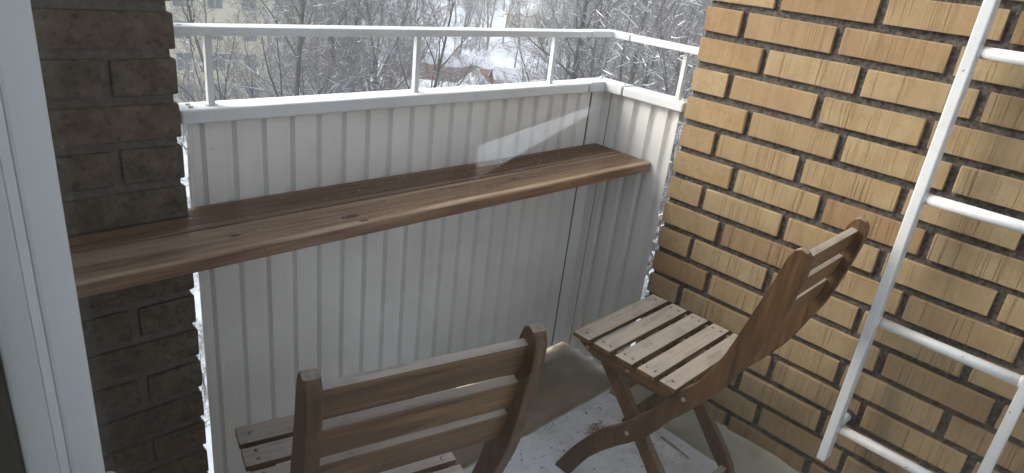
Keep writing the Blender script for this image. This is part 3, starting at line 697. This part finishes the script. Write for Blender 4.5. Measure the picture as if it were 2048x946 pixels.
# yellow apartment block
cb = polar(22.5, 76); blk = empty('apartment_block', (cb.x, cb.y, GZ - 0.5), math.radians(-14))
tag(blk, 'pale yellow apartment block with rows of dark windows behind bare trees', 'building')
BW, BD, BHt = 26.0, 12.0, 27.0
MB().box((-BW / 2, 0, 0), (BW / 2, BD, BHt)).build('wall', M['facade_y'], blk)
MB().box((-BW / 2 - 0.4, -0.4, BHt + 0.01), (BW / 2 + 0.4, BD + 0.4, BHt + 0.5)).build('roof', M['roof_brown'], blk)
MB().box((-BW / 2 - 0.05, -0.06, 0), (BW / 2 + 0.05, -0.001, 1.4)).build('plinth', M['facade_w'], blk)
for fl_ in range(8):
    for i in range(8):
        x = -BW / 2 + 2.0 + i * 3.15; z = 2.2 + fl_ * 3.05
        o = MB().box((x - 0.72, -0.05, z), (x + 0.72, 0.02, z + 1.75)).build('window', M['win_frame'], blk)
        MB().box((x - 0.64, -0.09, z + 0.08), (x - 0.04, -0.051, z + 1.67)).build('pane', M['win_dark'], o)
        MB().box((x + 0.04, -0.09, z + 0.08), (x + 0.64, -0.051, z + 1.67)).build('pane', M['win_dark'], o)
house('house', 'low house with a red tiled roof among bare trees', 'house', 38.4, 86, -34, 12.0, 8.0, 3.8, 2.9, M['roof_red'], M['facade_w'], [(-4, 1.0), (-1, 1.0), (3, 1.0)], 0.34)
house('house', 'house with a snow covered gable roof in front of the red roof', 'house', 41.6, 66, 48, 9.0, 7.5, 4.6, 3.0, M['roof_brown'], M['facade_w'], [(-2, 1.4), (1.5, 1.4)], 1.0)
house('house', 'long house with a broad white snow covered roof below the red tiled roof', 'house', 41.0, 58, -41, 11.0, 8.0, 5.4, 3.0, M['roof_brown'], M['facade_w'], [(-3, 1.4), (0, 1.4), (3, 1.4)], 1.0, False)
house('house', 'small house with a brownish red roof right of the red tiled house', 'house', 46.6, 84, -30, 10.0, 7.0, 3.6, 2.6, M['roof_brown'], M['facade_w'], [(-3, 1.0), (2, 1.0)], 0.45)
house('house', 'white walled house with a snowy roof farther back on the field', 'house', 46.2, 175, -40, 16.0, 10.0, 6.0, 4.0, M['roof_brown'], M['facade_y'], [(-5, 1.4), (-1, 1.4), (4, 1.4)], 1.0)
house('house', 'snowy roofed cabin at the edge of the dark wood', 'house', 52.3, 88, -40, 8.0, 6.0, 3.2, 2.2, M['roof_brown'], M['roof_brown'], [(-2, 1.0), (2, 1.0)], 0.6)

# ------------------------------------------------------------------ bare trees
def grow_tree(seed, H, spread, dense, r0):
    r = random.Random(seed); thick = MB(); thin = MB(); snow = MB()
    def perp(d):
        a = Vector((r.gauss(0, 1), r.gauss(0, 1), r.gauss(0, 1))); return (a - d * a.dot(d)).normalized()
    def snow_on(pts, rad):
        for i in range(len(pts) - 1):
            a, b = pts[i], pts[i + 1]; d = b - a; hz = math.hypot(d.x, d.y)
            if hz < 1e-4 or abs(d.z) / d.length > 0.78 or r.random() < 0.55: continue
            sd_ = Vector((-d.y, d.x, 0)) / hz
            ra, rb_ = rad[i], rad[i + 1]; up = Vector((0, 0, 1))
            ha = ra * 0.35 + 0.010; hb = rb_ * 0.35 + 0.008
            vv = [a + up * ra * 0.45 - sd_ * ra * 0.95, a + up * (ra + ha), a + up * ra * 0.45 + sd_ * ra * 0.95, b + up * rb_ * 0.45 - sd_ * rb_ * 0.95, b + up * (rb_ + hb), b + up * rb_ * 0.45 + sd_ * rb_ * 0.95]
            snow.add(vv, [(0, 1, 4, 3), (1, 2, 5, 4), (0, 2, 1), (3, 4, 5)])
    def branch(p, d, L, rad, lev):
        n = [7, 5, 4, 3, 2][lev]; pts = [p.copy()]; rr = [rad]; q = p.copy(); dd = d.normalized()
        for i in range(n):
            dd = (dd + perp(dd) * r.uniform(0.04, [0.10, 0.30, 0.34, 0.34, 0.3][lev]) + Vector((0, 0, [0.05, 0.10, 0.07, 0.03, 0.0][lev]))).normalized()
            q = q + dd * (L / n); pts.append(q.copy()); rr.append(max(rad * (1 - (i + 1) / n * [0.82, 0.8, 0.75, 0.6, 0.5][lev]), 0.006))
        (thick if lev <= 1 else thin).tube(pts, rr, [8, 6, 4, 3, 3][lev], False)
        if lev == 2 or (lev == 1 and r.random() < 0.5): snow_on(pts, rr)
        if lev == 3 and r.random() < 0.55: snow_on(pts, rr)
        if lev >= 4: return
        cnt = [int(17 * dense), int(10 * dense), int(8 * dense), 4][lev]
        for c in range(cnt):
            t = r.uniform([0.28, 0.2, 0.15, 0.1][lev], 1.0); i = min(int(t * n), n - 1); fr_ = t * n - i
            bp = pts[i].lerp(pts[i + 1], fr_); ld = (pts[i + 1] - pts[i]).normalized(); br = rr[i] * (1 - fr_) + rr[i + 1] * fr_
            ang = r.uniform(0.5, 1.05) * [spread, 1.0, 1.0, 1.0][lev]
            cd = ld * math.cos(ang) + perp(ld) * math.sin(ang)
            cl = L * [r.uniform(0.30, 0.46), r.uniform(0.3, 0.5), r.uniform(0.32, 0.55), r.uniform(0.35, 0.6)][lev] * ((1.25 - t * 0.7) if lev == 0 else (1.1 - 0.4 * t))
            branch(bp, cd, cl, max(br * [0.55, 0.6, 0.6, 0.7][lev], 0.007), lev + 1)
    branch(Vector((0, 0, -0.3)), Vector((r.uniform(-.08, .08), r.uniform(-.08, .08), 1)), H, r0, 0)
    return thick, thin, snow
PROTO = []
for i, (H, sp, dn, r0, mt_) in enumerate(((17.5, 0.95, 1.0, 0.22, 'bark'), (19, 0.8, 1.0, 0.25, 'bark_moss'), (16, 1.1, 1.05, 0.2, 'bark'), (20, 0.7, 1.0, 0.24, 'bark_moss'), (12, 1.15, 1.1, 0.13, 'bark'))):
    tk, tn, sn = grow_tree(100 + i, H, sp, dn, r0)
    a = tk.mesh('trunk', True); a.materials.append(M[mt_])
    b = tn.mesh('crown'); b.materials.append(M['twig'])
    c = sn.mesh('branch_snow'); c.materials.append(M['branch_snow'])
    PROTO.append((a, b, c))
def put_tree(phi, d, kind, scale, rot, label, group, name='bare_tree', cat='tree'):
    c = polar(phi, d); z = ground_z(c.x, c.y)
    t = empty(name, (c.x, c.y, z - 0.1), rot, scale); tag(t, label, cat, group)
    for nm, me in zip(('trunk', 'crown', 'branch_snow'), PROTO[kind]): mesh_obj(nm, me, None, t)
TR = random.Random(21)
def zone(n, p0, p1, d0, d1, kinds, s0, s1, label, group):
    for i in range(n):
        phi = p0 + (p1 - p0) * ((i + TR.uniform(0.1, 0.9)) / n); d = TR.uniform(d0, d1)
        put_tree(phi, d, TR.choice(kinds), TR.uniform(s0, s1), TR.uniform(0, 6.28), label, group)
L1 = ('bare dark branched tree in front of the pale yellow apartment block', 'bare trees before the yellow block')
put_tree(25.6, 30, 1, 0.98, 0.4, *L1); put_tree(22.6, 33, 3, 0.86, 2.1, *L1); put_tree(28.4, 36, 0, 0.95, 4.0, *L1); put_tree(18.6, 42, 4, 0.95, 1.0, *L1)
L2 = ('bare grey tree in the dense thicket between the yellow block and the red roofed house', 'bare trees of the thicket')
zone(9, 27.5, 36.5, 34, 58, [0, 1, 2, 3], 0.85, 1.08, *L2); zone(8, 27, 36.5, 60, 100, [0, 1, 2, 3], 0.9, 1.1, *L2)
L3 = ('bare tree standing among the snowy houses and the red tiled roof', 'bare trees among the houses')
zone(4, 38, 49, 48, 60, [4], 0.7, 0.9, *L3); zone(6, 36, 50, 98, 128, [0, 1, 2, 4], 0.7, 0.9, *L3)
L4 = ('bare snow dusted tree in the dark wood beyond the side railing', 'bare trees of the dark wood')
zone(8, 49.5, 63, 26, 44, [0, 1, 2, 3], 0.9, 1.1, *L4); zone(10, 48.5, 64, 46, 74, [0, 1, 2, 3], 0.9, 1.12, *L4); zone(12, 48, 65, 78, 130, [0, 1, 2, 3], 0.95, 1.15, *L4)
zone(9, 40, 50, 135, 185, [0, 1, 2, 3], 0.85, 1.05, *L3)
L6 = ('low leafless shrub on the snow below the balcony, seen past the brown pier', 'shrubs on the snow below')
for phi, d, sc_, rot in ((17.4, 23.5, 0.30, 0.3), (18.6, 27, 0.34, 1.9), (17.2, 31, 0.38, 4.1), (19.0, 36, 0.42, 5.0), (18.0, 41, 0.42, 2.6)): put_tree(phi, d, 4, sc_, rot, *L6, 'leafless_shrub', 'shrub')
L7 = ('low leafless shrub on the snow at the foot of the dark wood', 'shrubs at the foot of the wood')
for phi, d, sc_, rot in ((59.0, 34, 0.34, 0.8), (60.2, 42, 0.42, 3.3), (58.6, 50, 0.45, 5.2)): put_tree(phi, d, 4, sc_, rot, *L7, 'leafless_shrub', 'shrub')
L5 = ('distant bare tree in the woods behind the houses', 'bare trees of the far woods')
zone(26, 14, 66, 140, 190, [0, 1, 2, 3], 0.95, 1.2, *L5); zone(34, 14, 66, 195, 270, [0, 1, 2, 3], 1.0, 1.25, *L5); zone(40, 14, 67, 280, 420, [0, 1, 2, 3], 1.1, 1.35, *L5)

# ------------------------------------------------------------------ small things on floor and shelf
def flakes(name, mat, n, place, smin, smax, thick, seed):
    r = random.Random(seed); mb = MB()
    for _ in range(n):
        p_ = place(r)
        if p_ is None: continue
        s = smin + (smax - smin) * r.random() ** 2.2; a = r.uniform(0, 3.14); e = r.uniform(0.35, 0.9); k = 5
        vv = [(p_[0] + math.cos(a) * s * math.cos(6.283 * i / k) - math.sin(a) * s * e * math.sin(6.283 * i / k), p_[1] + math.sin(a) * s * math.cos(6.283 * i / k) + math.cos(a) * s * e * math.sin(6.283 * i / k), p_[2]) for i in range(k)]
        top = (p_[0], p_[1], p_[2] + thick * r.uniform(0.5, 1.3))
        mb.add(vv + [top], [(i, (i + 1) % k, k) for i in range(k)])
    o = mb.build(name, mat); o['kind'] = 'stuff'; return o
def on_floor(r):
    x = r.uniform(-1.5, -0.08); y = 0.02 - r.random() ** 1.4 * 0.75; return (x, y, 0.0003)
tag(flakes('floor_grit', M['debris'], 1000, on_floor, 0.0009, 0.0046, 0.002, 3), 'dark grit and dirt flakes scattered on the balcony floor')
def on_shelf(r):
    x = -1.25 + 1.26 * r.random() ** 0.6; y = r.uniform(0.105, 0.32)
    return (x, y, 0.7868)
tag(flakes('shelf_crumbs', M['crumb'], 420, on_shelf, 0.0007, 0.0024, 0.0018, 5), 'pale crumbs scattered over the brown shelf')
nc = on_z(1192, 860, 0); mb = MB(); rr = random.Random(4)
for _ in range(90):
    a = rr.uniform(0, 3.14); q = Vector((nc.x + rr.gauss(0, 0.018), nc.y + rr.gauss(0, 0.011), 0.001 + rr.random() * 0.004)); dv = Vector((math.cos(a), math.sin(a), 0)) * rr.uniform(0.004, 0.011)
    mb.tube([q - dv, q + dv], 0.0007, 3)
o = mb.build('dry_needles', M['needles']); tag(o, 'small clump of dry brown needles on the floor by the chair', 'debris', None, 'stuff')
a = on_z(1322, 873, 0.004); b = on_z(1378, 917, 0.004)
st = MB().tube([a, a.lerp(b, 0.12) + Vector((0, 0, .001)), a.lerp(b, 0.5) + Vector((.002, 0, .001)), b], [0.0028, 0.0042, 0.0046, 0.0022], 8).build('floor_stick', M['skirt'], None, True)
tag(st, 'short pale stick lying on the floor beside the chair leg', 'stick')

# ------------------------------------------------------------------ winter haze
hz = MB().box((-1501, -1501, GZ - 3.0), (1501, 1501, 16.0)).build('haze', None)
hm = bpy.data.materials.new('winter haze'); hm.use_nodes = True; hn = hm.node_tree; hn.nodes.clear()
pv = hn.nodes.new('ShaderNodeVolumePrincipled'); pv.inputs['Color'].default_value = (0.93, 0.94, 0.96, 1); pv.inputs['Density'].default_value = 0.0029; pv.inputs['Anisotropy'].default_value = 0.2
ho = hn.nodes.new('ShaderNodeOutputMaterial'); hn.links.new(pv.outputs[0], ho.inputs['Volume'])
hz.data.materials.append(hm); tag(hz, 'thin pale winter haze in the air', None, None, 'stuff')
